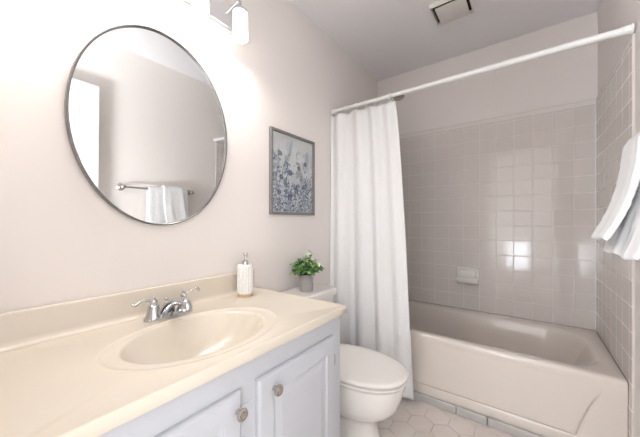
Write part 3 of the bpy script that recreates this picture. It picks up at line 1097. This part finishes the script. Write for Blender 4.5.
# ------------------------------------------------------------------ vanity light
LZ = 2.012
lamp = thing('vanity_light', 'chrome wall light bar with glowing frosted glass shades, above the oval mirror', 'light fixture', (0.0, 0.5145, LZ))
bm = bmesh.new()
ring_panel(bm, (0.001, 0.200, LZ), (0, 1, 0), (0, 0, 1), (1, 0, 0), inset_stack(0, 0.632, 0, 0.118, [(0, 0), (0, 0.020), (0.004, 0.026), (0.010, 0.028), (0.05, 0.028)]))
obj('back_plate', bm, M['plate'], lamp)
for y_ in (0.225, 0.418, 0.611, 0.804):
    bm = bmesh.new()
    tube(bm, smooth_path([(0.026, y_, LZ + 0.075), (0.06, y_, LZ + 0.080), (0.100, y_, LZ + 0.088), (0.120, y_, LZ + 0.084), (0.122, y_, LZ + 0.068), (0.122, y_, LZ + 0.05)], 5), 0.0065, 12)
    lathe(bm, (0.122, y_, LZ + 0.050), (0, 0, -1), [(0.008, -0.012), (0.018, -0.006), (0.028, 0.004), (0.033, 0.010), (0.033, 0.020), (0.030, 0.020), (0.018, 0.010), (0.018, 0.020), (0.0, 0.020)], 28)
    arm = obj('lamp_arm', bm, M['chrome'], lamp, smooth=40)
    bm = bmesh.new()
    lathe(bm, (0.122, y_, LZ + 0.024), (0, 0, -1), [(0.022, -0.006), (0.029, 0.0), (0.032, 0.010), (0.034, 0.106), (0.0325, 0.110), (0.031, 0.106), (0.029, 0.012)], 40, True, False)
    obj('glass_shade', bm, M['bulb'], lamp, smooth=40)
    d_ = bpy.data.lights.new('bulb_light', 'AREA')          # the bulb's light leaving the open bottom of the shade
    d_.shape = 'DISK'
    d_.size = 0.058
    d_.energy = LAMP_POWER
    d_.color = (1.0, 0.965, 0.935)
    lo = bpy.data.objects.new('bulb_light', d_)
    COL.objects.link(lo)
    lo.parent = lamp
    lo.location = Vector((0.122, y_, LZ - 0.080)) - ORIGIN[lamp.name]

# ------------------------------------------------------------------ towel bar and towels on the right wall
TBX, TBZ = 1.452, 1.338
bar = thing('towel_bar', 'brushed nickel towel bar with round rosettes on the right wall', 'towel bar', (W, 1.15, TBZ))
bm = bmesh.new()
tube(bm, [(TBX, 0.862, TBZ), (TBX, 1.436, TBZ)], 0.0085, 16)
obj('bar', bm, M['nickel'], bar, smooth=40)
for y_ in (0.868, 1.430):
    bm = bmesh.new()
    lathe(bm, (W, y_, TBZ), (-1, 0, 0), [(0.030, 0), (0.030, 0.004), (0.025, 0.008), (0.019, 0.011), (0.017, 0.015), (0.011, 0.019), (0.010, 0.045), (0.0155, 0.052), (0.0165, 0.066), (0.0155, 0.078), (0.010, 0.083), (0, 0.084)], 28)
    obj('post', bm, M['nickel'], bar, smooth=40)


def towel(name, label, y0, y1, inner, thick, zf, zback, x_hem, seed, fold=0.006, band=None, hem_round=0.5):
    """a folded towel over the bar: profile (x,z) swept along y, soft waves added"""
    r0 = inner
    cen = []
    cen += [(TBX + r0 + 0.008, zback), (TBX + r0 + 0.006, (zback + TBZ) / 2), (TBX + r0 + 0.002, TBZ - 0.02)]
    for k in range(7):
        a = k * PI / 6
        cen.append((TBX + r0 * math.cos(a), TBZ + r0 * math.sin(a)))
    xt = TBX - r0
    for t in (0.10, 0.25, 0.42, 0.58, 0.72, 0.85, 1.0):
        xx = xt + (x_hem - xt) * (0.30 * t + 0.70 * t ** 2.6)
        cen.append((xx, TBZ - (TBZ - zf) * t))
    cen = smooth_path(cen, 5)
    L, Rr = [], []
    n_ = len(cen)
    for i in range(n_):
        a = cen[max(0, i - 1)]
        b = cen[min(n_ - 1, i + 1)]
        d = Vector((b[0] - a[0], b[1] - a[1])).normalized()
        nn = Vector((d.y, -d.x))
        h = thick / 2
        if i in (0, n_ - 1):
            h *= 0.55
        elif i in (1, n_ - 2):
            h *= 0.92
        L.append((cen[i][0] + nn.x * h, cen[i][1] + nn.y * h, i / (n_ - 1)))
        Rr.append((cen[i][0] - nn.x * h, cen[i][1] - nn.y * h, i / (n_ - 1)))
    loop = L + list(reversed(Rr))
    NYS = 40
    bm = bmesh.new()
    rings = []
    for j in range(NYS + 1):
        t = j / NYS
        y = y0 + (y1 - y0) * t
        # rounded vertical folds at the side edges
        e = min(t, 1 - t) * (y1 - y0)
        edge = math.sqrt(max(0.0, 1 - max(0.0, 1 - e / (thick * 0.6)) ** 2)) * 0.75 + 0.25
        ring = []
        for i, (x_, z_, s) in enumerate(loop):
            m_ = cen[min(n_ - 1, max(0, int(round(s * (n_ - 1)))))]
            xx = m_[0] + (x_ - m_[0]) * edge
            zz = m_[1] + (z_ - m_[1]) * (edge if abs(z_ - m_[1]) < thick else 1)
            front = sstep(0.45, 1.0, s)
            wv = fold * front * math.sin(2 * PI * (y - y0) / 0.115 + seed) + 0.35 * fold * front * math.sin(2 * PI * (y - y0) / 0.05 + 2 * seed)
            xx += wv
            yy = y + (t - 0.5) * 0.018 * front
            zz += 0.0045 * math.sin(y * 31 + seed) * front
            dn = 0.0022 * noise.noise(Vector((xx * 60, yy * 60, zz * 60 + seed)))
            ring.append(Vector((min(xx + dn, W - 0.006), yy, zz)))
        rings.append(ring)
    loft(bm, rings)
    if band:
        for f in bm.faces:
            c = f.calc_center_median()
            if len(f.verts) == 4 and zf + band[0] < c.z < zf + band[1] and c.x < TBX - r0 * 0.5:
                f.material_index = 1
    fix(bm)
    o = obj(name, bm, [M['towel'], M['towel_band']], smooth=True, base=(TBX, (y0 + y1) / 2, zf))
    tag(o, label, 'towel')
    return o


towel('bath_towel', 'wide white bath towel folded over the towel bar, behind the smaller towel', 1.045, 1.380, 0.0175, 0.011, 1.005, 1.02, 1.378, 0.6, fold=0.003)
towel('hand_towel', 'narrower white hand towel with a woven border, laid over the bath towel', 1.160, 1.335, 0.0335, 0.016, 1.050, 1.10, 1.342, 2.1, fold=0.003, band=(0.055, 0.12))
